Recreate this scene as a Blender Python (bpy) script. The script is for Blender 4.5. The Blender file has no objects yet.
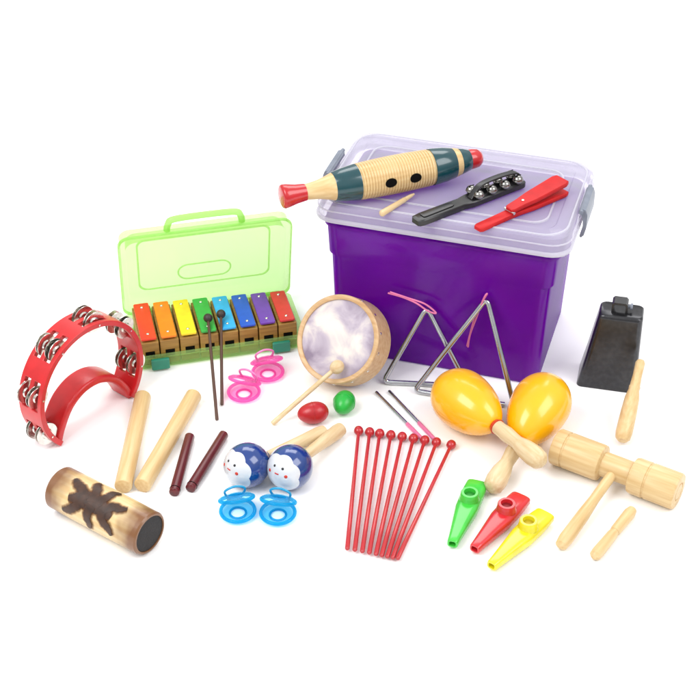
import bpy, bmesh, math, random
from mathutils import Vector, Matrix
random.seed(4)
scn = bpy.context.scene; COL = scn.collection
R = math.radians; PI = math.pi
V = Vector
# ------------------------------------------------------------------ camera model
D = 2.0; PITCH = R(36); F = 1480.0
CAM = V((0, -D*math.cos(PITCH), D*math.sin(PITCH)))
FW = V((0, math.cos(PITCH), -math.sin(PITCH))); UP = V((0, math.sin(PITCH), math.cos(PITCH))); RT = V((1, 0, 0))
def ray(px, py): return FW*F + RT*(px-350) + UP*(350-py)
def G(px, py, z=0.0):
    d = ray(px, py); return CAM + d*((z-CAM.z)/d.z)
def PL(px, py, p, n):
    d = ray(px, py); return CAM + d*((p-CAM).dot(n)/d.dot(n))
# ------------------------------------------------------------------ materials
K = 0.72
def lin(c, k=None):
    k = K if k is None else k
    o = []
    for v in c:
        v /= 255.0
        o.append((v/12.92 if v <= .04045 else ((v+.055)/1.055)**2.4)*k)
    return (o[0], o[1], o[2], 1)
def newmat(name):
    m = bpy.data.materials.new(name); m.use_nodes = True
    nt = m.node_tree; nt.nodes.clear()
    out = nt.nodes.new('ShaderNodeOutputMaterial')
    return m, nt, out
def N(nt, t, **kw):
    n = nt.nodes.new(t)
    for k, v in kw.items():
        if k in n.inputs: n.inputs[k].default_value = v
        else: setattr(n, k, v)
    return n
def colnoise(nt, c1, c2, scale, mapping=(1,1,1), lo=.35, hi=.65, detail=4):
    tc = N(nt, 'ShaderNodeTexCoord'); mp = N(nt, 'ShaderNodeMapping'); mp.inputs['Scale'].default_value = mapping
    nt.links.new(tc.outputs['Object'], mp.inputs['Vector'])
    no = N(nt, 'ShaderNodeTexNoise'); no.inputs['Scale'].default_value = scale; no.inputs['Detail'].default_value = detail
    nt.links.new(mp.outputs[0], no.inputs['Vector'])
    cr = N(nt, 'ShaderNodeValToRGB')
    cr.color_ramp.elements[0].position = lo; cr.color_ramp.elements[1].position = hi
    cr.color_ramp.elements[0].color = c1; cr.color_ramp.elements[1].color = c2
    nt.links.new(no.outputs['Fac'], cr.inputs[0])
    return cr, no, mp
def plain(name, rgb, rough=.35, metal=0, var=.08, scale=60, bump=0.0, coat=0.0, spec=.5, k=None, bscale=None):
    m, nt, out = newmat(name)
    c = lin(rgb, k)
    c1 = tuple(x*(1-var) for x in c[:3])+(1,); c2 = tuple(min(1, x*(1+var)) for x in c[:3])+(1,)
    cr, no, mp = colnoise(nt, c1, c2, scale)
    p = N(nt, 'ShaderNodeBsdfPrincipled'); p.inputs['Roughness'].default_value = rough; p.inputs['Metallic'].default_value = metal
    p.inputs['Coat Weight'].default_value = coat; p.inputs['Coat Roughness'].default_value = .08
    p.inputs['Specular IOR Level'].default_value = spec
    nt.links.new(cr.outputs[0], p.inputs['Base Color'])
    if bump:
        b = N(nt, 'ShaderNodeBump'); b.inputs['Strength'].default_value = bump; b.inputs['Distance'].default_value = .001
        n2 = N(nt, 'ShaderNodeTexNoise'); n2.inputs['Scale'].default_value = bscale or scale*6
        nt.links.new(mp.outputs[0], n2.inputs['Vector'])
        nt.links.new(n2.outputs['Fac'], b.inputs['Height']); nt.links.new(b.outputs[0], p.inputs['Normal'])
    nt.links.new(p.outputs[0], out.inputs[0])
    return m
def wood(name, rgb, rgb2, rough=.42, scale=1.0, coat=.15):
    m, nt, out = newmat(name)
    cr, no, mp = colnoise(nt, lin(rgb2, .74), lin(rgb, .74), 14*scale, (1.0, 14, 14), .28, .64, 6)
    p = N(nt, 'ShaderNodeBsdfPrincipled'); p.inputs['Roughness'].default_value = rough
    p.inputs['Coat Weight'].default_value = coat; p.inputs['Coat Roughness'].default_value = .2
    p.inputs['Specular IOR Level'].default_value = .3
    nt.links.new(cr.outputs[0], p.inputs['Base Color'])
    b = N(nt, 'ShaderNodeBump'); b.inputs['Strength'].default_value = .07; b.inputs['Distance'].default_value = .001
    nt.links.new(no.outputs['Fac'], b.inputs['Height']); nt.links.new(b.outputs[0], p.inputs['Normal'])
    nt.links.new(p.outputs[0], out.inputs[0])
    return m
def clear(name, rgb, tint, alpha, rough=.18, transl=.35, k=None, coat=.3, var=.05, scale=14):
    """translucent moulded plastic"""
    m, nt, out = newmat(name)
    p = N(nt, 'ShaderNodeBsdfPrincipled'); p.inputs['Roughness'].default_value = rough
    c = lin(rgb, k)
    cr, no, mp = colnoise(nt, tuple(x*(1-var) for x in c[:3])+(1,), c, scale)
    nt.links.new(cr.outputs[0], p.inputs['Base Color'])
    p.inputs['Coat Weight'].default_value = coat
    tl = N(nt, 'ShaderNodeBsdfTranslucent'); tl.inputs['Color'].default_value = c
    mx = N(nt, 'ShaderNodeMixShader'); mx.inputs[0].default_value = transl
    nt.links.new(p.outputs[0], mx.inputs[1]); nt.links.new(tl.outputs[0], mx.inputs[2])
    tr = N(nt, 'ShaderNodeBsdfTransparent'); tr.inputs['Color'].default_value = lin(tint, 1)
    m2 = N(nt, 'ShaderNodeMixShader'); m2.inputs[0].default_value = alpha
    nt.links.new(tr.outputs[0], m2.inputs[1]); nt.links.new(mx.outputs[0], m2.inputs[2])
    nt.links.new(m2.outputs[0], out.inputs[0])
    return m
M = {}
M['lightwood'] = wood('light_wood', (244, 214, 160), (224, 184, 124))
M['palewood'] = wood('pale_wood', (246, 223, 180), (228, 194, 142))
M['tanwood'] = wood('tan_wood', (234, 198, 150), (214, 168, 116))
M['blockwood'] = wood('resonator_wood', (192, 148, 74), (142, 102, 46), .5)
M['darkred'] = wood('dark_red_wood', (112, 26, 34), (78, 14, 22), .35, 1, .3)
M['red'] = plain('red_lacquer', (212, 30, 38), .25, coat=.4)
M['redplastic'] = plain('red_plastic', (222, 36, 40), .32, coat=.15)
M['redwood'] = plain('red_painted_wood', (214, 34, 36), .5, spec=.25, bump=.08)
M['redmallet'] = plain('red_mallet_plastic', (205, 40, 48), .28, coat=.3)
M['teal'] = plain('teal_lacquer', (12, 72, 80), .22, coat=.5)
M['black'] = plain('black_plastic', (34, 34, 36), .38, coat=.1, bump=.1)
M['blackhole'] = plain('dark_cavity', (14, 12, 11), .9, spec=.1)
M['brown_stick'] = plain('brown_mallet_stick', (92, 62, 48), .45)
M['brown_head'] = plain('dark_rubber', (58, 48, 44), .5)
M['chrome'] = plain('chrome', (198, 200, 204), .16, metal=1, k=.85, var=.1)
M['steel'] = plain('nickel_jingle', (222, 219, 212), .2, metal=1, k=.95, var=.1, scale=150, bump=.1)
M['bellsteel'] = plain('dark_nickel_bell', (168, 166, 162), .18, metal=1, k=.85, var=.15, scale=150, bump=.1)
M['grey'] = plain('grey_latch_plastic', (138, 145, 160), .4)
M['yellow'] = plain('yellow_gloss', (255, 184, 8), .25, coat=.4, var=.02, k=.9)
M['orange_red'] = plain('red_collar', (220, 60, 40), .3)
M['blue'] = plain('blue_gloss', (8, 60, 140), .16, coat=.8)
M['white'] = plain('white_gloss', (238, 240, 244), .2, coat=.6, var=.02)
M['eggred'] = plain('red_egg_plastic', (200, 30, 40), .3, bump=.15)
M['egggreen'] = plain('green_egg_plastic', (36, 190, 66), .3, bump=.15)
M['kgreen'] = plain('green_kazoo_plastic', (72, 216, 70), .25, coat=.3)
M['kred'] = plain('red_kazoo_plastic', (228, 44, 52), .25, coat=.3)
M['kyellow'] = plain('yellow_kazoo_plastic', (250, 236, 30), .25, coat=.3)
M['pinkcord'] = plain('pink_ribbon', (244, 130, 178), .6)
M['pinktip'] = plain('pink_grip', (245, 130, 175), .4)
M['purple'] = clear('purple_plastic', (150, 16, 196), (196, 92, 232), .68, .2, .5, k=1.0, coat=.35, var=.28, scale=9)
M['lid'] = clear('frosted_lid_plastic', (240, 240, 246), (250, 247, 255), .44, .2, .4, k=.84)
M['lidrim'] = clear('frosted_rim_plastic', (243, 243, 249), (252, 250, 255), .66, .2, .4, k=.86)
M['greencase'] = clear('green_case_plastic', (208, 242, 166), (241, 255, 226), .31, .16, .5, k=.9)
M['greenrim'] = clear('green_case_edge', (188, 236, 134), (228, 252, 200), .48, .16, .4, k=.9)
M['tealclip'] = plain('teal_clip', (40, 150, 120), .35)
M['pinkclear'] = clear('pink_clear_plastic', (255, 190, 232), (255, 234, 247), .16, .05, .4, k=1.0)
M['pinkrim'] = clear('pink_clear_edge', (255, 128, 208), (255, 206, 238), .40, .06, .5, k=1.0)
M['blueclear'] = clear('blue_clear_plastic', (150, 230, 250), (216, 247, 255), .16, .05, .4, k=1.0)
M['bluerim'] = clear('blue_clear_edge', (24, 190, 228), (146, 230, 252), .42, .06, .5, k=1.0)
def cowbell_mat():
    m, nt, out = newmat('satin_black_metal')
    cr, no, mp = colnoise(nt, lin((62, 62, 65)), lin((76, 76, 79)), 160, (1, 1, 1), .4, .75, 2)
    p = N(nt, 'ShaderNodeBsdfPrincipled'); p.inputs['Roughness'].default_value = .27; p.inputs['Metallic'].default_value = .7
    p.inputs['Specular IOR Level'].default_value = .5
    p.inputs['Coat Weight'].default_value = .25; p.inputs['Coat Roughness'].default_value = .2
    nt.links.new(cr.outputs[0], p.inputs['Base Color'])
    nt.links.new(p.outputs[0], out.inputs[0]); return m
M['cowbell'] = cowbell_mat()
def skin_mat():
    m, nt, out = newmat('mottled_hide')
    cr, no, mp = colnoise(nt, lin((140, 124, 146), .84), lin((242, 234, 222), .84), 24, (1, 1, 1), .33, .66, 8)
    no.inputs['Distortion'].default_value = .5
    e = cr.color_ramp.elements.new(.5); e.color = lin((192, 180, 194), .84)
    p = N(nt, 'ShaderNodeBsdfPrincipled'); p.inputs['Roughness'].default_value = .5
    nt.links.new(cr.outputs[0], p.inputs['Base Color']); nt.links.new(p.outputs[0], out.inputs[0]); return m
M['skin'] = skin_mat()
def bamboo_mat(L):
    m, nt, out = newmat('burnt_bamboo')
    tc = N(nt, 'ShaderNodeTexCoord'); sp = N(nt, 'ShaderNodeSeparateXYZ'); nt.links.new(tc.outputs['Object'], sp.inputs[0])
    ab = N(nt, 'ShaderNodeMath', operation='ABSOLUTE'); nt.links.new(sp.outputs['X'], ab.inputs[0])
    cr0, no0, mp0 = colnoise(nt, lin((228, 188, 124), .78), lin((244, 218, 166), .78), 12, (1, 12, 12), .3, .65, 5)
    n1 = N(nt, 'ShaderNodeTexNoise'); n1.inputs['Scale'].default_value = 42; nt.links.new(tc.outputs['Object'], n1.inputs['Vector'])
    ad = N(nt, 'ShaderNodeMath', operation='MULTIPLY_ADD'); nt.links.new(n1.outputs['Fac'], ad.inputs[0]); ad.inputs[1].default_value = .03; nt.links.new(ab.outputs[0], ad.inputs[2])
    mr = N(nt, 'ShaderNodeMapRange'); nt.links.new(ad.outputs[0], mr.inputs['Value'])
    mr.inputs['From Min'].default_value = L*.27+.015; mr.inputs['From Max'].default_value = L*.42+.015
    mr.inputs['To Max'].default_value = .95
    mx = N(nt, 'ShaderNodeMix', data_type='RGBA'); nt.links.new(mr.outputs[0], mx.inputs['Factor'])
    nt.links.new(cr0.outputs[0], mx.inputs['A']); mx.inputs['B'].default_value = lin((130, 78, 38))
    p = N(nt, 'ShaderNodeBsdfPrincipled'); p.inputs['Roughness'].default_value = .35; p.inputs['Coat Weight'].default_value = .2
    nt.links.new(mx.outputs['Result'], p.inputs['Base Color']); nt.links.new(p.outputs[0], out.inputs[0]); return m
# ------------------------------------------------------------------ mesh helpers
def lathe(prof, p0=(0, 0, 0), d=(1, 0, 0), segs=32, bm=None, ring=False, cap=True):
    bm = bm or bmesh.new(); p0 = V(p0); d = V(d).normalized()
    a = d.cross(V((0, 0, 1)))
    if a.length < 1e-4: a = V((1, 0, 0))
    a.normalize(); b = d.cross(a).normalized()
    rows = []
    for t, r in prof:
        c = p0 + d*t
        if r < 1e-7: rows.append([bm.verts.new(c)])
        else: rows.append([bm.verts.new(c + (a*math.cos(2*PI*i/segs) + b*math.sin(2*PI*i/segs))*r) for i in range(segs)])
    pairs = list(zip(rows[:-1], rows[1:]))
    if ring: pairs.append((rows[-1], rows[0]))
    for u, w in pairs:
        for i in range(segs):
            j = (i+1) % segs
            if len(u) == 1 and len(w) == 1: continue
            if len(u) == 1: bm.faces.new((u[0], w[i], w[j]))
            elif len(w) == 1: bm.faces.new((u[i], w[0], u[j]))
            else: bm.faces.new((u[i], w[i], w[j], u[j]))
    if cap and not ring:
        for u in (rows[0], rows[-1]):
            if len(u) > 1: bm.faces.new(u)
    return bm
def ball(c, r, bm=None, segs=24, sc=(1, 1, 1), d=(0, 0, 1)):
    n = segs//2
    return lathe([(-r*math.cos(PI*i/n)*sc[2], r*math.sin(PI*i/n)*sc[0] if 0 < i < n else 0) for i in range(n+1)], c, d, segs, bm)
def torus(c, d, Rr, r, bm=None, segs=36, n=10):
    return lathe([(r*math.sin(2*PI*i/n), Rr + r*math.cos(2*PI*i/n)) for i in range(n)], c, d, segs, bm, ring=True)
def tube(pts, r, segs=10, bm=None, closed=False):
    bm = bm or bmesh.new(); pts = [V(p) for p in pts]; n = len(pts)
    rows = []; prev = None
    for i, p in enumerate(pts):
        if closed: t = pts[(i+1) % n] - pts[i-1]
        else: t = pts[min(i+1, n-1)] - pts[max(i-1, 0)]
        t.normalize()
        if prev is None:
            a = t.cross(V((0, 0, 1)))
            if a.length < .05: a = t.cross(V((0, 1, 0)))
        else: a = prev - t*prev.dot(t)
        a.normalize(); prev = a; b = t.cross(a)
        rr = r[i] if isinstance(r, (list, tuple)) else r
        rows.append([bm.verts.new(p + (a*math.cos(2*PI*k/segs) + b*math.sin(2*PI*k/segs))*rr) for k in range(segs)])
    pairs = list(zip(rows[:-1], rows[1:]))
    if closed: pairs.append((rows[-1], rows[0]))
    for u, w in pairs:
        for k in range(segs):
            j = (k+1) % segs; bm.faces.new((u[k], w[k], w[j], u[j]))
    if not closed: bm.faces.new(rows[0]); bm.faces.new(rows[-1])
    return bm
def smooth(pts, n=8, closed=False):
    pts = [V(p) for p in pts]; out = []; m = len(pts)
    for i in range(m if closed else m-1):
        if closed: p0, p1, p2, p3 = pts[i-1], pts[i], pts[(i+1) % m], pts[(i+2) % m]
        else: p0, p1, p2, p3 = pts[max(i-1, 0)], pts[i], pts[i+1], pts[min(i+2, m-1)]
        for k in range(n):
            t = k/n
            out.append(.5*((2*p1)+(p2-p0)*t+(2*p0-5*p1+4*p2-p3)*t*t+(3*p1-p0-3*p2+p3)*t**3))
    if not closed: out.append(pts[-1])
    return out
def rrect(w, d, r, z=0, n=6, cx=0, cy=0):
    out = []; r = min(r, w/2-1e-5, d/2-1e-5)
    for (sx, sy, a0) in ((1, 1, 0), (-1, 1, 90), (-1, -1, 180), (1, -1, 270)):
        for k in range(n+1):
            a = R(a0 + 90*k/n)
            out.append(V((cx + sx*(w/2-r) + r*math.cos(a), cy + sy*(d/2-r) + r*math.sin(a), z)))
    return out
def loft(loops, bm=None, cap0=True, cap1=True, mat=None, ring=False):
    bm = bm or bmesh.new()
    rows = [[bm.verts.new((mat @ p) if mat else p) for p in l] for l in loops]
    n = len(rows[0]); pairs = list(zip(rows[:-1], rows[1:]))
    if ring: pairs.append((rows[-1], rows[0]))
    for u, w in pairs:
        for i in range(n):
            j = (i+1) % n; bm.faces.new((u[i], u[j], w[j], w[i]))
    if not ring:
        if cap0: bm.faces.new(rows[0])
        if cap1: bm.faces.new(rows[-1])
    return bm
def rbox(w, d, h, cx=0, cy=0, z0=0, r=.002, e=.0008, bm=None, mat=None):
    return loft([rrect(w-2*e, d-2*e, r, z0, 4, cx, cy), rrect(w, d, r, z0+e, 4, cx, cy), rrect(w, d, r, z0+h-e, 4, cx, cy), rrect(w-2*e, d-2*e, r, z0+h, 4, cx, cy)], bm, mat=mat)
def prism(poly, z0, z1, bm=None, mat=None, e=.0):
    """extruded outline in XY with a small chamfer"""
    P = [V((x, y, 0)) for x, y in poly]; c = sum(P, V())/len(P)
    def ins(z, k): return [V((p.x + (c.x-p.x)*k*(0.4), p.y + (c.y-p.y)*k, z)) for p in P]
    if e: return loft([ins(z0, e), ins(z0+(z1-z0)*.15, 0), ins(z1-(z1-z0)*.15, 0), ins(z1, e)], bm, mat=mat)
    return loft([ins(z0, 0), ins(z1, 0)], bm, mat=mat)
def obj(name, bm, mat, parent=None, ang=38):
    bmesh.ops.remove_doubles(bm, verts=bm.verts, dist=1e-7)
    bmesh.ops.recalc_face_normals(bm, faces=bm.faces)
    me = bpy.data.meshes.new(name); bm.to_mesh(me); bm.free()
    for p in me.polygons: p.use_smooth = True
    me.set_sharp_from_angle(angle=R(ang))
    me.materials.append(mat)
    o = bpy.data.objects.new(name, me); COL.objects.link(o)
    if parent: o.parent = parent
    return o
def tag(o, label, cat, group=None):
    o['label'] = label; o['category'] = cat
    if group: o['group'] = group
    return o
def thing(name, label, cat, loc=(0, 0, 0), rotz=0, group=None, rot=None):
    o = bpy.data.objects.new(name, None); COL.objects.link(o); o.empty_display_size = .02
    o.location = loc; o.rotation_euler = rot.to_euler() if rot else (0, 0, rotz)
    return tag(o, label, cat, group)
def stick(name, label, cat, p1, p2, z1, z2, group=None, base=0.0):
    A = G(*p1, z1); B = G(*p2, z2); d = B-A
    mid = (A+B)/2; L = math.hypot(d.x, d.y)
    t = thing(name, label, cat, (mid.x, mid.y, base), math.atan2(d.y, d.x), group)
    return t, V((-L/2, 0, z1-base)), V((L/2, 0, z2-base)), (B-A).length
def rnd(L, r0, r1, e=None, n=4):
    """rounded-end rod profile"""
    e0 = r0*.5 if e is None else e; e1 = r1*.5 if e is None else e
    pr = [(0, 0)]
    for i in range(1, n+1):
        a = PI/2*i/n; pr.append((e0*(1-math.cos(a)), r0-e0+e0*math.sin(a)))
    for i in range(n+1):
        a = PI/2*i/n; pr.append((L-e1+e1*math.sin(a), r1-e1+e1*math.cos(a)))
    pr.append((L, 0)); return pr
# ------------------------------------------------------------------ setting
bm = bmesh.new()
vs = [bm.verts.new((x, y, 0)) for x, y in ((-15, -8), (15, -8), (15, 22), (-15, 22))]; bm.faces.new(vs)
g = obj('ground', bm, plain('white_studio_surface', (250, 250, 250), .9, var=.004, scale=3, spec=.1, k=.98))
g['kind'] = 'structure'
# ------------------------------------------------------------------ storage box
BR_ = R(-17.0); BW, BD = .325, .206
E1 = V((math.cos(BR_), math.sin(BR_), 0)); E2 = V((-math.sin(BR_), math.cos(BR_), 0))
BC = V((.1400, .0480, 0)) - E1*.0020 + E2*.003
ZT = .2302
box = thing('storage_box', 'large purple plastic storage box with frosted translucent lid, instruments lying on top', 'storage box', BC, BR_)
sec = [(.0270, .0100, 0), (.0235, .0070, .004), (.0180, .0060, .150), (.0145, .0052, .1525), (.0115, .0048, .206)]
lo = [rrect(BW-2*a, BD-2*b, .018, z) for a, b, z in sec]
li = [rrect(BW-2*a-.006, BD-2*b-.006, .015, max(z, .004)) for a, b, z in reversed(sec)]
body = obj('body', loft(lo+li), M['purple'], box, 30)
bm = bmesh.new()
loft([rrect(BW-2*a, BD-2*b, .020, z) for a, b, z in ((.0115, .0050, .194), (.0090, .0023, .1955), (.0090, .0023, .1985), (.0115, .0048, .200), (.0135, .0063, .1985), (.0135, .0063, .1955))], bm, ring=True)
obj('flange', bm, M['purple'], body, 30)
lidp = [(.060, .2262), (.006, .2262), (.006, .2055), (0, .204), (-.0005, .224), (.0015, .2285), (.006, .2302), (.042, .2302), (.046, .2284)]
lid = obj('lid', loft([rrect(BW-a, BD-a, .026 if a < .03 else .018, z) for a, z in lidp]), M['lid'], box, 30)
bm = bmesh.new()
loft([rrect(BW+a, BD+a, .027, z) for a, z in ((.0004, .2055), (.005, .205), (.006, .208), (.0045, .2100), (.0004, .2105))], bm, cap0=False, cap1=False)
loft([rrect(BW+a, BD+a, .027, z) for a, z in ((.0008, .2195), (.0028, .2200), (.0028, .2212), (.0008, .2217))], bm, cap0=False, cap1=False)
obj('lid_rim', bm, M['lidrim'], lid, 30)
bm = bmesh.new()
loft([rrect(BW-a, BD-a, .02, z) for a, z in ((.066, .2281), (.067, .2297), (.071, .2297), (.072, .2281))], bm, ring=True)
loft([rrect(BW-a, BD-a, .03, z) for a, z in ((.010, .2299), (.011, .2312), (.015, .2312), (.016, .2299))], bm, ring=True)
obj('lid_ridge', bm, M['lidrim'], lid, 30)
for sx in (-1, 1):
    prof = [(0, .2325), (.004, .2355), (.009, .234), (.0115, .227), (.0115, .208), (.0095, .198), (.006, .194), (.004, .196), (.006, .202), (.007, .210), (.006, .222), (.003, .228), (0, .228)]
    bm = loft([[V((sx*(BW/2+.0022+x-.003), y, z)) for x, z in prof] for y in (-.030, -.027, .027, .030)])
    la = obj('latch', bm, M['grey'], box)
    obj('hinge_pin', tube([(sx*(BW/2+.003), -.035, .2325), (sx*(BW/2+.003), .035, .2325)], .0028), M['grey'], la)
# ------------------------------------------------------------------ guiro on the lid
gr_ = .0245
gt, A, B, L = stick('guiro', 'wooden fish shaped guiro with teal bands and red ends across the box lid', 'guiro', (281, 197), (482, 157), ZT+gr_, ZT+gr_, None, ZT)
ax = V((1, 0, 0))
def gpart(name, prof, mat, par): return obj(name, lathe([(t*L, r*gr_/19.0) for t, r in prof], A, ax, 48), mat, par, 50)
ridg = [(.365, 17.2)]
nr = 26
for i in range(nr):
    t0 = .372 + (.728-.372)*i/nr; dt = (.728-.372)/nr
    base = 17.6 + 1.4*math.sin(PI*(i+.5)/nr*.8+.3)
    ridg += [(t0, base-1.0), (t0+dt*.25, base), (t0+dt*.7, base), (t0+dt*.95, base-1.0)]
ridg += [(.735, 17.2)]
gb = gpart('ridged_body', ridg, M['lightwood'], gt)
gpart('tail', [(0, 0), (0.0, 8.5), (.004, 11), (.012, 11.8), (.03, 11.5), (.07, 9.6), (.115, 8.4), (.118, 0)], M['red'], gt)
gpart('neck', [(.115, 8.0), (.13, 8.0), (.18, 9.4), (.22, 11.5), (.25, 13.6)], M['lightwood'], gt)
gpart('teal_band', [(.249, 13.8), (.252, 14.2), (.30, 16.2), (.36, 18.0), (.366, 18.0)], M['teal'], gt)
gpart('teal_band', [(.734, 18.2), (.74, 18.4), (.80, 17.2), (.845, 15.4), (.848, 15)], M['teal'], gt)
gpart('collar', [(.846, 15), (.86, 14.4), (.878, 13.4), (.88, 13)], M['lightwood'], gt)
gpart('teal_ring', [(.879, 13.4), (.90, 12.4), (.93, 10.6), (.932, 10)], M['teal'], gt)
gpart('nose', [(.93, 10.2), (.95, 10), (.975, 9.2), (.992, 6.5), (1.0, 0)], M['red'], gt)
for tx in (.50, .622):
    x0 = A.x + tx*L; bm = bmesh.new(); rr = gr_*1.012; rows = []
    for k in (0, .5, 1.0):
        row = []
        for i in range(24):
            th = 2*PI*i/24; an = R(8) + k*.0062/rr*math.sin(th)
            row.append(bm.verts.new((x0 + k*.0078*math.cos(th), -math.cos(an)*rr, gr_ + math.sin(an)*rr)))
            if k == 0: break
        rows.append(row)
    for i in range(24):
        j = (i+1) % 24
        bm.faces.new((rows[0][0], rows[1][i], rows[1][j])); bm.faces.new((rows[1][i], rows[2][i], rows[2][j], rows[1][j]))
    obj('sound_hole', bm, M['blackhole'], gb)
t, A, B, L = stick('guiro_scraper', 'short pale wooden scraper stick lying on lid below the guiro', 'scraper', (381, 214), (414, 194), ZT+.0034, ZT+.0034, None, ZT)
obj('shaft', lathe(rnd(L*.72, .0042, .0034), A, B-A, 20), M['palewood'], t)
obj('tip', lathe([(L*.715, .0030), (L*.9, .0024), (L, .0012), (L, 0)], A, B-A, 20), M['palewood'], t)
# ------------------------------------------------------------------ jingle stick + clapper on the lid
t, A, B, L = stick('jingle_stick', 'black handled jingle stick with silver bells on the box lid', 'jingle stick', (415, 225), (521, 184), ZT, ZT, None, ZT)
def pts_out(half): return [(x*L-L/2, y) for x, y in half] + [(x*L-L/2, -y) for x, y in reversed(half)]
bm = prism(pts_out([(0, .006), (.012, .0085), (.05, .0095), (.3, .0090), (.42, .0085), (.5, .0115), (.97, .0115), (.99, .010), (1, .007)]), 0, .009, e=.12)
jb = obj('handle', bm, M['black'], t)
bm = prism(pts_out([(.06, .004), (.08, .005), (.32, .0045), (.34, .003)]), .0088, .0105, e=.1); obj('grip_inlay', bm, M['black'], jb)
for i in range(4):
    for s in (-1, 1):
        x = -L/2 + L*(.55+.125*i); y = s*.0076
        c = (x, y, .0140)
        bm = ball(c, .0066, segs=20, sc=(1, 1, .92)); torus(c, (0, 0, 1), .0066, .0006, bm, 24, 6)
        b_ = obj('bell', bm, M['bellsteel'], t)
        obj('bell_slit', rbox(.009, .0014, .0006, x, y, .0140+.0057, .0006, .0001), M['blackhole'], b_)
sp_ = smooth([(-L*.01, -.002, .009), (L*.07, -.001, .0215), (L*.2, .001, .0235), (L*.36, .001, .0225), (L*.45, 0, .019), (L*.488, 0, .009)], 6)
obj('strap', loft([[p + V((0, q.x, q.y)) for q in rrect(.0085, .0028, .0012, 0, 3)] for p in sp_]), M['black'], t)
t, A, B, L = stick('clapper', 'red wooden slapstick clapper with hinged board at right end of lid', 'clapper', (477, 231), (562, 192), ZT, ZT, None, ZT)
bm = prism(pts_out([(0, .005), (.02, .0068), (.3, .0068), (.45, .0078), (.6, .0108), (.96, .0132), (1, .011)]), 0, .006, e=.06); lb = obj('lower_board', bm, M['redwood'], t)
mt = Matrix.Translation((-L*.12, 0, .0065)) @ Matrix.Rotation(R(-5.5), 4, 'Y') @ Matrix.Translation((L*.12, 0, 0))
bm = prism(pts_out([(.36, .005), (.38, .0072), (.5, .0082), (.62, .0106), (.96, .0126), (1, .010)]), 0, .006, e=.06, mat=mt); obj('upper_board', bm, M['redwood'], t)
obj('hinge', tube([(-L*.13, -.0085, .0075), (-L*.13, .0085, .0075)], .0020), M['steel'], t)
obj('screw', ball((L*.02, 0, .0148), .0022, sc=(1, 1, .5)), M['steel'], t)
# ------------------------------------------------------------------ green case with chime bars
FL, FR = G(137, 372), G(304, 348)
ce = (FR-FL); CW = ce.length; ca = math.atan2(ce.y, ce.x); c1 = ce.normalized(); c2 = V((-c1.y, c1.x, 0)); CD = .104
case = thing('carry_case', 'open translucent green plastic carry case with handle, holding coloured chime bars', 'case', (FL+FR)/2 + c2*CD/2, ca)
tr_o = [rrect(CW-.008, CD-.008, .006, 0), rrect(CW, CD, .008, .004), rrect(CW, CD, .008, .019), rrect(CW+.006, CD+.004, .009, .019), rrect(CW+.006, CD+.004, .009, .022),
        rrect(CW-.005, CD-.005, .007, .022), rrect(CW-.006, CD-.006, .007, .0035)]
obj('tray', loft(tr_o), M['greencase'], case, 30)
LH = .142; tilt = R(-14)
Ml = Matrix.Translation((0, CD/2+.003, .021)) @ Matrix.Rotation(R(90)+tilt*-1, 4, 'X')
lp = [(.010, 0), (0, .003), (0, .020), (-.003, .020), (-.003, .0225), (.006, .0225), (.008, .003)]
lidc = obj('case_lid', loft([rrect(CW-2*a, LH-2*a, .014, z, 6, 0, LH/2) for a, z in [(x, y-.0225) for x, y in lp]], mat=Ml), M['greencase'], case, 30)
bm = bmesh.new()
loft([rrect(CW-a, LH-a, .012, z, 6, 0, LH/2) for a, z in ((.044, -.0196), (.045, -.0186), (.048, -.0186), (.049, -.0196))], bm, ring=True, mat=Ml)
loft([rrect(.075-a, .030-a, .015, z, 6, 0, LH*.34) for a, z in ((0, -.0196), (.001, -.0186), (.004, -.0186), (.005, -.0196))], bm, ring=True, mat=Ml)
obj('embossed_panel', bm, M['greencase'], lidc, 30)
bm = bmesh.new()
loft([rrect(CW+a, LH+a, .016, z, 6, 0, LH/2) for a, z in ((.004, -.003), (.0075, -.003), (.0075, .0008), (.004, .0008))], bm, ring=True, mat=Ml)
obj('lid_edge', bm, M['greencase'], lidc, 30)
hp = smooth([Ml @ V(p) for p in ((-.050, LH, -.010), (-.048, LH+.011, -.010), (-.040, LH+.0185, -.010), (0, LH+.020, -.010), (.040, LH+.0185, -.010), (.048, LH+.011, -.010), (.050, LH, -.010))], 6)
obj('carry_handle', tube(hp, .0045, 12), M['greenrim'], case)
for sx in (-.36, .36):
    obj('clip', rbox(.024, .005, .016, sx*CW, -CD/2-.0045, .003, .002), M['tealclip'], case)
    obj('hinge', tube([(sx*CW-.02, CD/2+.0045, .0215), (sx*CW+.02, CD/2+.0045, .0215)], .003), M['greenrim'], case)
bars = [('red', (236, 62, 30)), ('orange', (248, 132, 20)), ('yellow', (246, 214, 36)), ('green', (56, 172, 70)), ('sky blue', (50, 170, 232)), ('royal blue', (36, 88, 200)), ('purple', (112, 62, 172)), ('crimson', (208, 50, 52))]
pitch = (CW-.014)/8
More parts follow.
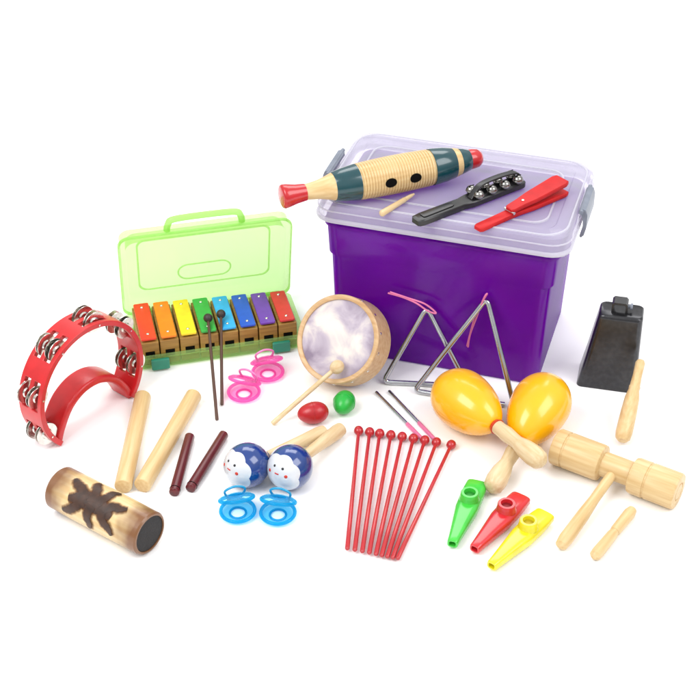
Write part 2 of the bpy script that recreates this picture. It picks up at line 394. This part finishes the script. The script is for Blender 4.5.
for i, (cn, rgb) in enumerate(bars):
    lx = -CW/2 + .007 + pitch*(i+.5)
    place = {0: 'leftmost in the green case', 7: 'rightmost in the green case'}.get(i, 'right of the %s one' % bars[i-1][0])
    y0 = -CD/2 + .0055; bl = .088 - .0022*i
    loc = (FL+FR)/2 + c2*CD/2 + c1*lx + c2*(y0+bl/2) + V((0, 0, .0037))
    t = thing('chime_bar', '%s metal chime bar on wooden block %s' % (cn, place), 'chime bar', loc, ca, 'chime bars in the green case')
    w = pitch-.0016
    rs = obj('resonator', rbox(w, bl, .036, 0, 0, 0, .0015, .0007), M['blockwood'], t)
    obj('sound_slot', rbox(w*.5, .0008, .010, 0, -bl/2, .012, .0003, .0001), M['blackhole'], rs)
    obj('felt', rbox(w*.6, .006, .0032, 0, bl*.28, .0358, .001, .0004), M['brown_head'], t)
    obj('felt', rbox(w*.6, .006, .0032, 0, -bl*.28, .0358, .001, .0004), M['brown_head'], t)
    mm = plain(cn.replace(' ', '_')+'_bar_enamel', rgb, .45, metal=0, coat=.15, k=.92, spec=.35)
    mb = obj('tone_bar', rbox(w*.82, bl*.97, .0034, 0, 0, .0388, .002, .0006), mm, t)
    for s in (-1, 1): obj('pin', ball((0, s*bl*.36, .0424), .0021, sc=(1, 1, .6), segs=12), M['steel'], mb)
for k, (pt, pb, lb_) in enumerate((((208, 318), (217, 420), 'thin brown mallet with dark head leaning on chime bars, the left one'),
                                  ((221, 314), (222, 405), 'thin brown mallet with dark head leaning on chime bars, the right one'))):
    t, A, B, L = stick('chime_mallet', lb_, 'mallet', pb, pt, .0025, .0545, 'brown mallets leaning on the chime bars')
    obj('stick', lathe(rnd(L-.004, .0022, .0019), A, B-A, 12), M['brown_stick'], t)
    obj('head', ball(B, .0062, d=B-A), M['brown_head'], t)
# ------------------------------------------------------------------ tambourine
Lp, Rp = G(51, 440), G(123, 393)
u = (Rp-Lp); yaw = math.atan2(u.y, u.x)
tb = thing('tambourine', 'red half moon tambourine standing on its ends, with silver jingles', 'tambourine', (Lp+Rp)/2, yaw)
TR = u.length/2/.72; cz = .69*TR; dep = .040; th = .007
a0, a1 = R(-43), R(223); na = 132; nys = [-dep/2, -dep/2+.0065, -.0035, .0035, dep/2-.0065, dep/2]
slots = [R(x) for x in (206, 164, 120, 76, 33, -12)]; sw = R(13)
def cell(i, j):
    if i < 0 or i >= na or j < 0 or j > 4: return False
    am = a0 + (a1-a0)*(i+.5)/na
    return not (j in (1, 3) and any(abs(am-s) < sw for s in slots))
bm = bmesh.new(); cache = {}
def vv(i, j, k):
    key = (i, j, k)
    if key not in cache:
        a = a0 + (a1-a0)*i/na; r = TR - (th if k else 0)
        cache[key] = bm.verts.new((r*math.cos(a), nys[j], cz + r*math.sin(a)))
    return cache[key]
for i in range(na):
    for j in range(5):
        if not cell(i, j): continue
        bm.faces.new((vv(i, j, 0), vv(i+1, j, 0), vv(i+1, j+1, 0), vv(i, j+1, 0)))
        bm.faces.new((vv(i, j, 1), vv(i, j+1, 1), vv(i+1, j+1, 1), vv(i+1, j, 1)))
        for di, dj, e in ((-1, 0, ((i, j), (i, j+1))), (1, 0, ((i+1, j), (i+1, j+1))), (0, -1, ((i, j), (i+1, j))), (0, 1, ((i, j+1), (i+1, j+1)))):
            if not cell(i+di, j+dj):
                p, q = e; bm.faces.new((vv(*p, 0), vv(*q, 0), vv(*q, 1), vv(*p, 1)))
fr = obj('frame', bm, M['redplastic'], tb, 40)
bv = fr.modifiers.new('Bevel', 'BEVEL'); bv.width = .0008; bv.segments = 2; bv.limit_method = 'ANGLE'
hp = smooth([(TR*x, 0, cz+TR*z) for x, z in ((-.72, -.655), (-.62, -.44), (-.44, -.19), (-.22, -.05), (0, -.01), (.22, -.05), (.44, -.19), (.62, -.44), (.72, -.655))], 6)
loops = []
for i, p in enumerate(hp):
    tg = (hp[min(i+1, len(hp)-1)] - hp[max(i-1, 0)]).normalized(); nn = V((-tg.z, 0, tg.x))
    loops.append([p + nn*q.x + V((0, q.y, 0)) for q in rrect(.0105, dep-.006, .0035, 0, 4)])
obj('handle', loft(loops), M['redplastic'], tb)
jm = None
for s in slots:
    for yc in (-.0092, .0092):
        rc = TR - th/2
        c = V((rc*math.cos(s), yc, cz + rc*math.sin(s)))
        for off in (-.0022, .0022):
            if jm is None:
                bm = lathe([(0.0003, .0016), (.0003, .006), (.0020, .0072), (.0014, .0146), (.0021, .0147), (.0028, .0074), (.0010, .006), (.0010, .0016)], (0, -.0012, 0), (0, 1, 0), 28, ring=True)
                jo = obj('jingle', bm, M['steel'], tb); jm = jo.data
            else:
                jo = bpy.data.objects.new('jingle', jm); COL.objects.link(jo); jo.parent = tb
            jo.location = c + V((0, off, 0)); jo.rotation_euler = (random.uniform(-.12, .12), 0 if off < 0 else PI, random.uniform(-.12, .12))
    rc = TR - th/2
    obj('pin', tube([(rc*math.cos(s), -dep/2-.001, cz+rc*math.sin(s)), (rc*math.cos(s), dep/2+.001, cz+rc*math.sin(s))], .0013, 8), M['steel'], tb)
# ------------------------------------------------------------------ bamboo shaker
br = .0265
t, A, B, L = stick('bamboo_shaker', 'bamboo tube shaker with dark burnt pattern and black end cap', 'shaker', (60, 487), (150, 534), br, br)
bmat = bamboo_mat(L)
tu = obj('tube', lathe([(0, .018), (.0, br-.002), (.002, br-.0003), (L*.3, br), (L*.7, br), (L-.002, br-.0003), (L, br-.002), (L, br-.004), (L-.004, br-.0045)], A, (1, 0, 0), 56), bmat, t)
obj('end_cap', lathe([(L-.006, br-.0044), (L-.0012, br-.0044), (L-.0006, br*.6), (L-.0006, 0)], A, (1, 0, 0), 48), plain('black_felt', (46, 42, 42), .8, bump=.6, scale=90), t)
def onb(x, s, lift):
    a = R(52) + s/br; rr = br + lift
    return V((x, -math.cos(a)*rr, br + math.sin(a)*rr))
def strip(bm, path, ws, lift, grow=0.0):
    P = smooth([(x, y, 0) for x, y in path], 6); m = len(P); prev = None
    for i, p in enumerate(P):
        f = i/(m-1)*(len(ws)-1); k = min(int(f), len(ws)-2); wd = ws[k] + (ws[k+1]-ws[k])*(f-k)
        wd = wd*(1 + .10*math.sin(i*1.9+path[1][0]*900)) + grow
        tg = (P[min(i+1, m-1)] - P[max(i-1, 0)]).normalized(); nn = V((-tg.y, tg.x, 0))
        row = [bm.verts.new(onb(p.x+nn.x*wd*e, p.y+nn.y*wd*e, lift)) for e in (-1, -.33, .33, 1)]
        if prev:
            for q in range(3): bm.faces.new((prev[q], prev[q+1], row[q+1], row[q]))
        prev = row
arms = [([(-.034, -.006), (-.012, .001), (.006, .002), (.030, -.004)], [.003, .0095, .0105, .003]),
        ([(-.012, .0), (-.022, .009), (-.033, .013), (-.041, .018)], [.006, .0056, .0048, .002]),
        ([(-.012, -.002), (-.022, -.012), (-.031, -.020), (-.040, -.023)], [.006, .0052, .0046, .002]),
        ([(-.002, .002), (-.006, .016), (-.012, .023), (-.014, .031)], [.007, .0052, .0044, .002]),
        ([(.004, .002), (.011, .015), (.012, .024), (.018, .031)], [.007, .005, .0044, .002]),
        ([(.0, -.002), (-.002, -.016), (.002, -.024), (.0, -.032)], [.007, .0052, .0044, .002]),
        ([(.014, -.002), (.022, -.012), (.031, -.017), (.036, -.024)], [.006, .0052, .0044, .002]),
        ([(.016, .0), (.027, .008), (.035, .009), (.043, .013)], [.006, .0052, .0042, .002])]
for lvl, (grow, al, rgb) in enumerate(((.0030, .22, (160, 104, 54)), (.0020, .30, (140, 88, 44)), (.0009, .45, (110, 64, 34)))):
    bm = bmesh.new()
    for i, (pth, ws) in enumerate(arms): strip(bm, pth, ws, .00012+.00026*lvl+.00003*i, grow)
    obj('scorched_edge', bm, clear('scorch_tint_%s' % ('wide', 'middle', 'narrow')[lvl], rgb, (255, 255, 255), al, .4, 0, coat=0), tu, 60)
bm = bmesh.new()
for i, (pth, ws) in enumerate(arms): strip(bm, pth, ws, .00092+.00003*i, -.0004)
obj('burnt_motif', bm, plain('scorched_brown', (66, 38, 22), .45, var=.35, scale=120), tu, 60)
# ------------------------------------------------------------------ claves and rhythm sticks
for lb_, p, q, r in (('light wooden clave nearest the tambourine, left of a pair', (123, 487), (143, 396), .0105), ('light wooden clave slanting beside the dark red sticks, right of a pair', (142, 486), (194, 395), .0105)):
    t, A, B, L = stick('clave', lb_, 'clave', p, q, r, r, 'pair of light wooden claves')
    obj('rod', lathe(rnd(L, r, r, .002), A, B-A, 32), M['lightwood'], t)
for lb_, p, q in (('dark red wooden rhythm stick next to the light claves', (174, 493), (190, 436)), ('dark red wooden rhythm stick nearer the blue maracas', (190, 489), (224, 434))):
    r = .0062
    t, A, B, L = stick('rhythm_stick', lb_, 'rhythm stick', p, q, r, r, 'pair of dark red rhythm sticks')
    obj('rod', lathe(rnd(L, r, r, .0015), A, B-A, 28), M['darkred'], t)
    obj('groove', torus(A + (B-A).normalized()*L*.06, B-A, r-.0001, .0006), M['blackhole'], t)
# ------------------------------------------------------------------ castanets: hinged ring shaped shells
def castanet(px, py, rot, label, group, mat, rim, cord, open_=30):
    r = .0205
    t = thing('finger_castanet', label, 'castanet', G(px, py), rot, group)
    def shell(Mx):
        prof = [(.0002, r*.44), (.0, r*.62), (.0012, r*.86), (.0042, r), (.0068, r*1.0), (.0072, r*.9), (.0052, r*.80), (.0026, r*.60), (.0020, r*.44)]
        bm = lathe(prof, (0, 0, 0), (0, 0, 1), 44, ring=True)
        bmesh.ops.transform(bm, matrix=Mx, verts=bm.verts); s = obj('shell', bm, mat, t, 60)
        bm = torus((0, 0, .0052), (0, 0, 1), r*.97, .0022)
        torus((0, 0, .0016), (0, 0, 1), r*.46, .0014, bm)
        bmesh.ops.transform(bm, matrix=Mx, verts=bm.verts); obj('rim', bm, rim, s, 60)
    shell(Matrix.Translation((0, 0, .0004)))
    shell(Matrix.Translation((0, r*.95, .0095)) @ Matrix.Rotation(R(-open_), 4, 'X') @ Matrix.Translation((0, -r*.95, .0072)) @ Matrix.Rotation(PI, 4, 'X'))
    obj('finger_loop', tube(smooth([(-.007, r*.85, .012), (-.012, r*.6, .027), (0, r*.5, .034), (.012, r*.6, .027), (.007, r*.85, .012), (0, r*1.12, .007)], 8, True), .0014, 8, closed=True), cord, t)
    for s in (-1, 1): obj('bead', ball((s*.0065, r*.98, .009), .0030, segs=14), cord, t)
pc, bc = plain('pink_cord', (252, 150, 212), .4), plain('blue_cord', (36, 172, 222), .4)
castanet(244, 395, R(-25), 'clear pink finger castanet, lower left of the two', 'pair of pink finger castanets', M['pinkclear'], M['pinkrim'], pc)
castanet(268, 375, R(20), 'clear pink finger castanet closer to the green case front', 'pair of pink finger castanets', M['pinkclear'], M['pinkrim'], pc)
castanet(238, 514, R(15), 'clear blue finger castanet below the left blue maraca', 'pair of blue finger castanets', M['blueclear'], M['bluerim'], bc)
castanet(278, 516, R(-14), 'clear blue finger castanet on the right, nearer the red mallets', 'pair of blue finger castanets', M['blueclear'], M['bluerim'], bc)
# ------------------------------------------------------------------ frame drum
n = V((-.42, -.67, .61)).normalized(); s_ = V((0, 0, 1)).cross(n).normalized(); t_ = n.cross(s_).normalized()
DR, DD = .0580, .040
czd = DR*t_.z + DD*n.z; C = G(337, 339, czd)
base = C - n*DD - t_*DR
rot = Matrix((s_, t_, n)).transposed()
dr = thing('hand_drum', 'round wooden hand drum with mottled grey skin leaning on purple box', 'drum', base, 0, None, rot)
c0 = V((0, DR, DD)); zz = (0, 0, 1)
obj('drum_frame', lathe([(-DD, DR), (-DD, DR-.006), (-.003, DR-.0065), (-.001, DR-.0065), (0, DR-.005), (0, DR-.0012), (-.0012, DR)], c0, zz, 72, ring=True), M['tanwood'], dr, 40)
obj('drum_skin', lathe([(-.006, DR-.0060), (-.0032, DR-.0063), (-.0026, DR*.5), (-.0024, 0)], c0, zz, 64, cap=False), M['skin'], dr)
for k in range(14):
    a = 2*PI*k/14
    obj('tack', ball(c0 + V((math.cos(a)*DR, math.sin(a)*DR, -.008)), .0022, segs=10, sc=(1, 1, .5), d=(math.cos(a), math.sin(a), 0)), M['steel'], dr)
hd = PL(337, 367, C + n*.0098, n)
pb = G(272, 424, .0035); dd = hd-pb; mid = (hd+pb)/2
t = thing('drum_beater', 'pale wooden beater with round head propped against the hand drum', 'beater', (mid.x, mid.y, 0), math.atan2(dd.y, dd.x))
Lh = math.hypot(dd.x, dd.y); A = V((-Lh/2, 0, .0035)); B = V((Lh/2, 0, hd.z))
obj('stick', lathe(rnd(dd.length-.004, .0034, .0029), A, B-A, 16), M['palewood'], t)
obj('head', ball(B, .0088, d=B-A, sc=(1, 1, 1.1)), M['palewood'], t)
# ------------------------------------------------------------------ egg shakers
def egg(px, py, rot, r, ln, label, mat):
    t = thing('egg_shaker', label, 'egg shaker', G(px, py, r) - V((0, 0, r)), rot)
    pr = []
    for i in range(17):
        a = PI*i/16; x = -math.cos(a); pr.append((x*ln/2, 0 if i in (0, 16) else math.sin(a)*r*(1+.10*x)/1.03))
    obj('shell', lathe(pr, (0, 0, r*1.02), (1, 0, 0), 32), mat, t)
    obj('seam', torus((0, 0, r*1.02), (1, 0, 0), r*.975, .0004, segs=40, n=6), mat, t)
egg(313, 413, R(12), .0145, .040, 'small red egg shaker between drum beater and green egg', M['eggred'])
egg(344, 403, R(75), .0145, .036, 'small green egg shaker in front of the hand drum', M['egggreen'])
# ------------------------------------------------------------------ blue maracas with faces
blackdot = plain('black_dot', (22, 22, 26), .3)
def bmaraca(ph, pe, label):
    r = .0272
    t, A, B, L = stick('blue_maraca', label, 'maraca', ph, pe, r, .0095, 'pair of blue and white maracas')
    d = (B-A).normalized()
    def arc(a, b, k=12): return [(-r*1.06*math.cos(a+(b-a)*i/k), max(0, r*math.sin(a+(b-a)*i/k))) for i in range(k+1)]
    # painted edge between white and blue is scalloped: same surface, split along a wavy line
    a_ = d.cross(V((0, 0, 1))).normalized(); b_ = d.cross(a_).normalized(); NS = 96
    def surf(an, th): return A + d*(-r*1.06*math.cos(an)) + (a_*math.cos(th)+b_*math.sin(th))*r*math.sin(an)
    def edge(th): return R(60) + R(6.5)*abs(math.sin(3.5*th)) - R(3)
    def cap(lo_, hi_, k=14):
        bm = bmesh.new(); rows = []
        for i in range(k+1):
            rows.append([bm.verts.new(surf(lo_(2*PI*q/NS)+(hi_(2*PI*q/NS)-lo_(2*PI*q/NS))*i/k, 2*PI*q/NS)) for q in range(NS)])
        for u_, w_ in zip(rows[:-1], rows[1:]):
            for q in range(NS):
                bm.faces.new((u_[q], w_[q], w_[(q+1) % NS], u_[(q+1) % NS]))
        return bm
    fc = obj('face_cap', cap(lambda th: R(.3), edge), M['white'], t, 60)
    obj('head', cap(edge, lambda th: R(165)), M['blue'], t, 60)
    obj('collar', lathe([(r*.93, .009), (r*1.0, .0095), (r*1.1, .0082), (r*1.12, .007)], A, d, 24), M['blue'], t)
    obj('handle', lathe([(r*1.05, .0068), (r*1.3, .0064), (L*.6, .0078), (L*.9, .0094), (L*.97, .0086), (L, .004), (L, 0)], A, d, 28), M['palewood'], t)
    def on(v, k=1.0):
        v = V(v).normalized(); return A + v*r*k*(1.0+.05*abs(v.x))
    for s in (-1, 1):
        obj('eye', ball(on((-.80, s*.2, .56), .998), .0017, segs=12, sc=(1, 1, .5), d=(-.80, s*.2, .56)), blackdot, fc)
        obj('cheek', ball(on((-.88, s*.40, .28), .998), .0022, segs=12, sc=(1, 1, .4), d=(-.88, s*.40, .28)), M['orange_red'], fc)
    obj('mouth', tube([on((-.92, y, .30+y*y*1.4), 1.0) for y in [(-.09+.018*i) for i in range(11)]], .0009, 8), M['red'], fc)
bmaraca((247, 465), (326, 431), 'blue and white maraca with smiling face, left of the pair')
bmaraca((290, 467), (342, 428), 'blue and white maraca with smiling face, right one whose handle ends below green egg')
# ------------------------------------------------------------------ nine red mallets
tops = [(358, 441), (369, 441), (379, 442), (390, 443), (401, 445), (412, 447), (423, 449), (434, 452), (448, 455)]
bots = [(348, 545), (355.5, 548), (363, 550), (370, 552), (377, 553), (383, 554), (389, 555), (395, 555), (401, 555)]
ordn = ['leftmost', 'second from left', 'third from left', 'fourth from left', 'middle', 'fourth from right', 'third from right', 'second from right', 'rightmost']
first = None
for i in range(9):
    A = G(*bots[i], 0); B = G(*tops[i], 0); d = B-A
    rt_ = thing('red_mallet', 'thin red round headed mallet, %s of the nine in the fan' % ordn[i], 'mallet', (A+B)/2, math.atan2(d.y, d.x), 'nine red mallets fanned out')
    if i == 0:
        L = .213
        ch = [obj('stick', lathe([(0, 0), (0, .0020), (.001, .0027), (.06, .0027), (L-.004, .0021), (L-.003, 0)], (-L/2, 0, .0058), (1, 0, 0), 14), M['redmallet'], rt_),
              obj('head', ball((L/2, 0, .0061), .0061, segs=20, d=(1, 0, 0), sc=(1, 1, 1.1)), M['redmallet'], rt_)]
        first = ch
    else:
        for c in first:
            c_ = c.copy(); COL.objects.link(c_); c_.parent = rt_
# ------------------------------------------------------------------ triangles
pf = BC + E2*(-BD/2 + .0060 - .0060); nf = -E2
def triangle(bl, br2, ap, label, strap):
    P = [G(*br2, .0036), G(*bl, .0036), PL(*ap, pf, nf)]
    org = (P[0]+P[1])/2; org.z = 0
    t = thing('triangle', label, 'triangle', org, 0, 'pair of steel triangles')
    P = [p-org for p in P]; rr = .010
    def fil(p, a, b):
        u1 = (a-p).normalized()*rr; u2 = (b-p).normalized()*rr; o = []
        for i in range(9):
            k = i/8; o.append((p+u1)*(1-k)**2 + p*2*k*(1-k) + (p+u2)*k*k)
        return o
    d01 = (P[1]-P[0]).normalized(); d02 = (P[2]-P[0]).normalized()
    path = [P[0]+d01*.012, P[0]+d01*.03] + fil(P[1], P[0], P[2]) + fil(P[2], P[1], P[0]) + [P[0]+d02*.03, P[0]+d02*.002]
    obj('bar', tube(path, .0034, 14), M['chrome'], t)
    pts = [PL(x, y, pf+nf*(.004*k), nf)-org for x, y, k in strap]
    obj('strap', tube(smooth(pts, 8), .0012, 8), M['pinkcord'], t)
triangle((383, 382), (468, 386), (427, 307), 'smaller steel triangle on the left with pink strap, leaning on purple box',
         [(388, 293, .4), (402, 297, .5), (416, 303, .8), (428, 311, 1.8), (436, 313, 1.2), (425, 304, .6), (408, 298, .5), (390, 292, .4)])
triangle((414, 391), (514, 406), (487, 298), 'larger steel triangle on the right with pink strap, behind yellow maracas',
         [(468, 347, .5), (470, 335, .7), (477, 316, 1.2), (484, 298, 1.6), (487, 294, 1.2), (481, 304, .6), (474, 320, .5), (467, 346, .4)])
for p, q, lb_ in (((376, 392), (425, 442), 'thin steel triangle beater with pink grip, left of the two'), ((389, 391), (436, 441), 'thin steel triangle beater with pink grip, right of the two')):
    t, A, B, L = stick('triangle_beater', lb_, 'beater', p, q, .0026, .0026, 'pair of triangle beaters')
    obj('rod', lathe(rnd(L*.66, .0021, .0021, .0008), A, B-A, 12), M['chrome'], t)
    obj('grip', lathe([(L*.64, .0021), (L*.65, .0026), (L*.98, .0026), (L, .0018), (L, 0)], A, B-A, 14), M['pinktip'], t)
# ------------------------------------------------------------------ yellow maracas
def ymaraca(ph, pe, ze, label, r=.0375):
    t, A, B, L = stick('yellow_maraca', label, 'maraca', ph, pe, r, ze, 'pair of yellow maracas')
    d = (B-A).normalized(); hl = r*1.15
    pr = []
    for i in range(25):
        a = PI*.91*i/24; x = -math.cos(a)
        xx = x*hl*(1.0 if x < 0 else 1.62)
        pr.append((xx, 0 if i == 0 else r*math.sin(a)**(1.0 if x < 0 else 1.22)))
    xe = pr[-1][0]
    obj('head', lathe(pr, A, d, 48), M['yellow'], t)
    obj('collar', lathe([(xe-.002, pr[-1][1]*1.0), (xe, pr[-1][1]*1.08), (xe+.004, .0100), (xe+.005, .008)], A, d, 28), M['orange_red'], t)
    x0 = xe+.003; w = L-x0
    obj('handle', lathe([(x0, .0088), (x0+w*.12, .0088), (x0+w*.22, .0098), (x0+w*.36, .0088), (x0+w*.45, .0086), (x0+w*.62, .0118), (x0+w*.8, .0132), (x0+w*.93, .0118), (x0+w*.985, .0075), (L, .003), (L, 0)], A, d, 32), M['palewood'], t)
ymaraca((541, 404), (491, 490), .0132, 'yellow maraca on the right, its pale handle passing under the other')
ymaraca((462, 399), (543, 463), .044, 'yellow maraca on the left, its pale handle crossing over the other')
# ------------------------------------------------------------------ cowbell and beater
q0, q1 = G(576, 386), G(635, 394); qd = q1-q0; qa = math.atan2(qd.y, qd.x); qn = V((-math.sin(qa), math.cos(qa), 0))
w0 = qd.length; d0 = .052
cb = thing('cowbell', 'satin black metal cowbell with clamp bracket standing right of the box', 'cowbell', (q0+q1)/2 + qn*d0/2, qa)
hh = .110
pr = [(1.0, 1.0, 0), (1.0, 1.0, .002), (.885, .87, hh*.38), (.79, .76, hh*.75), (.735, .70, hh*.95), (.72, .67, hh*.985), (.68, .60, hh)]
inn = [(.69, .62, hh*.97), (.96, .93, .0)]
obj('bell_body', loft([rrect(w0*a-.002, d0*b-.002, .006, z, 5, w0*.10*z/hh) for a, b, z in inn] + [rrect(w0*a, d0*b, .007, z, 5, w0*.10*z/hh) for a, b, z in pr]), M['cowbell'], cb, 40)
bk = obj('clamp_bracket', loft([[V((x+w0*.06, y, z)) for x, z in ((-.010, hh-.002), (-.010, hh+.012), (-.0075, hh+.015), (.0075, hh+.015), (.010, hh+.012), (.010, hh-.002), (.0075, hh-.002), (.0075, hh+.010), (.006, hh+.012), (-.006, hh+.012), (-.0075, hh+.010), (-.0075, hh-.002))] for y in (-.008, .008)]), M['black'], cb)
obj('wing_screw', lathe([(0, 0), (0, .0026), (.006, .0026), (.006, .0042), (.009, .0042), (.009, 0)], (w0*.06+.007, 0, hh+.007), (1, 0, 0), 20), M['grey'], bk)
t, A, B, L = stick('cowbell_beater', 'thick tapered wooden beater propped against the cowbell at far right', 'beater', (622, 441), (641, 360), .0105, .062)
obj('shaft', lathe([(0, 0), (.0005, .006), (.004, .0092), (.012, .0104), (L*.35, .0102), (L*.52, .0092), (L*.60, .0074), (L*.62, .0068), (L*.66, .0072)], A, B-A, 28), M['lightwood'], t)
obj('tip', lathe([(L*.655, .0066), (L*.8, .0058), (L*.96, .0062), (L*.99, .0045), (L, 0)], A, B-A, 28), M['lightwood'], t)
# ------------------------------------------------------------------ tone block
wr = .0225
t, A, B, L = stick('tone_block', 'wooden two tone block with cylinder ends and a handle', 'tone block', (556, 446), (679, 492), wr, wr)
X = (1, 0, 0)
obj('large_chamber', lathe([(.012, 0), (.012, wr*.72), (0, wr*.74), (0, wr*.95), (.0016, wr), (L*.085, wr), (L*.09, wr-.0012), (L*.10, wr-.0012), (L*.105, wr), (L*.36, wr), (L*.385, wr*.97), (L*.40, wr*.7)], A, X, 48), M['lightwood'], t, 40)
obj('waist', lathe([(L*.39, wr*.70), (L*.42, wr*.68), (L*.60, wr*.68), (L*.63, wr*.70)], A, X, 40), M['lightwood'], t)
sc_ = obj('small_chamber', lathe([(L*.62, wr*.7), (L*.635, wr*.95), (L*.655, wr), (L*.75, wr), (L*.755, wr-.0012), (L*.765, wr-.0012), (L*.77, wr), (L-.003, wr), (L-.0006, wr*.95), (L, wr*.86), (L, wr*.52), (L-.0010, wr*.50), (L-.0010, wr*.46), (L, wr*.44), (L, 0)], A, X, 48), M['lightwood'], t, 40)
iv = (Matrix.Translation(t.location) @ Matrix.Rotation(t.rotation_euler.z, 4, 'Z')).inverted()
h0 = A + V((L*.50, 0, 0)); h1 = iv @ G(560, 547, .0085); hd_ = h1-h0; hL = hd_.length
ho = obj('handle', lathe([(wr*.5, .0062), (hL*.4, .0062), (hL*.6, .0078), (hL*.9, .0084), (hL*.98, .0070), (hL, .003), (hL, 0)], (0, 0, 0), (1, 0, 0), 28), M['lightwood'], t)
ho.location = h0; ho.rotation_euler = hd_.to_track_quat('X', 'Z').to_euler()
t, A, B, L = stick('tone_block_beater', 'short slim wooden beater lying in front of the tone block', 'beater', (594, 557), (633, 509), .0075, .0075)
obj('shaft', lathe([(0, 0), (.0003, .004), (.003, .0066), (.01, .0072), (L*.45, .0064), (L*.5, .0056), (L*.52, .0054)], A, B-A, 24), M['lightwood'], t)
obj('tip', lathe([(L*.515, .0058), (L*.55, .0064), (L*.9, .0072), (L*.98, .0055), (L, 0)], A, B-A, 24), M['lightwood'], t)
# ------------------------------------------------------------------ kazoos
def kazoo(p, q, label, mat, inner):
    A = G(*p); B = G(*q); d = B-A; L = d.length
    t = thing('kazoo', label, 'kazoo', (A+B)/2, math.atan2(d.y, d.x), 'kazoos in a row')
    zc = .0092
    secs = [(0, .0118, .0050), (.02, .0126, .0058), (.10, .0132, .0066), (.22, .0138, .0082), (.46, .0134, .0086), (.58, .0116, .0080), (.74, .0094, .0070), (.92, .0070, .0060), (.985, .0064, .0056), (1, .0058, .0050)]
    def sup(k, w, h):
        c, s = math.cos(2*PI*k/32), math.sin(2*PI*k/32); e = .62
        return (w*math.copysign(abs(c)**e, c), h*math.copysign(abs(s)**e, s))
    loops = []
    for x, w, h in secs + [(1, .0040, .0034), (.93, .0038, .0032)]:
        loops.append([V((-L/2 + x*L, sup(k, w, h)[0], zc + sup(k, w, h)[1])) for k in range(32)])
    bd = obj('body', loft(loops, cap0=False), mat, t, 30)
    obj('mouth_opening', loft([[V((-L/2-.0002+x, sup(k, w, h)[0], zc + sup(k, w, h)[1])) for k in range(32)] for x, w, h in ((0, .0115, .0047), (.0015, .0102, .0036), (.02, .0095, .0032))], cap0=False), mat, bd)
    tx = -L/2 + L*.34; tz = zc + .0070
    tu = obj('turret', lathe([(0, .0122), (.0035, .0114), (.0045, .0108), (.0095, .0106), (.0105, .0098), (.0105, .0070), (.0095, .0066), (.003, .0064)], (tx, 0, tz), (0, 0, 1), 32, cap=False), mat, t, 45)
    obj('membrane', lathe([(.0052, .0066), (.0056, 0)], (tx, 0, tz), (0, 0, 1), 28, cap=False), inner, tu)
kazoo((477, 489), (452, 550), 'bright green plastic kazoo, left of three', M['kgreen'], plain('dark_green_membrane', (40, 150, 44), .5))
kazoo((521, 503), (474, 555), 'red plastic kazoo lying between green and yellow kazoos', M['kred'], plain('dark_red_membrane', (140, 16, 24), .5))
kazoo((545, 520), (491, 572), 'yellow plastic kazoo, nearest the front', M['kyellow'], plain('dark_yellow_membrane', (196, 172, 14), .5))
# ------------------------------------------------------------------ light
w = bpy.data.worlds.new('World'); scn.world = w; w.use_nodes = True
nt = w.node_tree; nt.nodes.clear()
out = nt.nodes.new('ShaderNodeOutputWorld'); bg = nt.nodes.new('ShaderNodeBackground'); bg.inputs[1].default_value = .98
tc = nt.nodes.new('ShaderNodeTexCoord'); sp = nt.nodes.new('ShaderNodeSeparateXYZ'); cr = nt.nodes.new('ShaderNodeValToRGB')
cr.color_ramp.elements[0].position = 0; cr.color_ramp.elements[0].color = (.36, .36, .37, 1)
cr.color_ramp.elements[1].position = .5; cr.color_ramp.elements[1].color = (1, 1, 1, 1)
nt.links.new(tc.outputs['Generated'], sp.inputs[0]); nt.links.new(sp.outputs['Z'], cr.inputs[0]); nt.links.new(cr.outputs[0], bg.inputs[0]); nt.links.new(bg.outputs[0], out.inputs[0])
def softbox(name, loc, target, size, power, col=(1, 1, 1)):
    l = bpy.data.lights.new(name, 'AREA'); l.shape = 'RECTANGLE'; l.size = size[0]; l.size_y = size[1]; l.energy = power; l.color = col
    o = bpy.data.objects.new(name, l); COL.objects.link(o); o.location = loc
    o.rotation_euler = (V(target)-V(loc)).to_track_quat('-Z', 'Y').to_euler()
softbox('key_softbox', (-1.3, -1.0, 2.1), (0, .1, 0), (1.4, 1.4), 42)
softbox('fill_softbox', (1.6, -.8, 2.0), (.1, .2, 0), (1.4, 1.4), 30)
softbox('back_softbox', (.2, 1.9, 2.4), (0, .6, 0), (2.2, 1.2), 34)
# ------------------------------------------------------------------ camera
cd = bpy.data.cameras.new('Camera'); cam = bpy.data.objects.new('Camera', cd); COL.objects.link(cam)
cam.location = CAM; cam.rotation_euler = FW.to_track_quat('-Z', 'Y').to_euler()
cd.sensor_width = 36; cd.lens = 36*F/700; cd.clip_start = .05; cd.clip_end = 100
scn.camera = cam
scn.view_settings.view_transform = 'Standard'; scn.view_settings.look = 'None'; scn.view_settings.exposure = 0
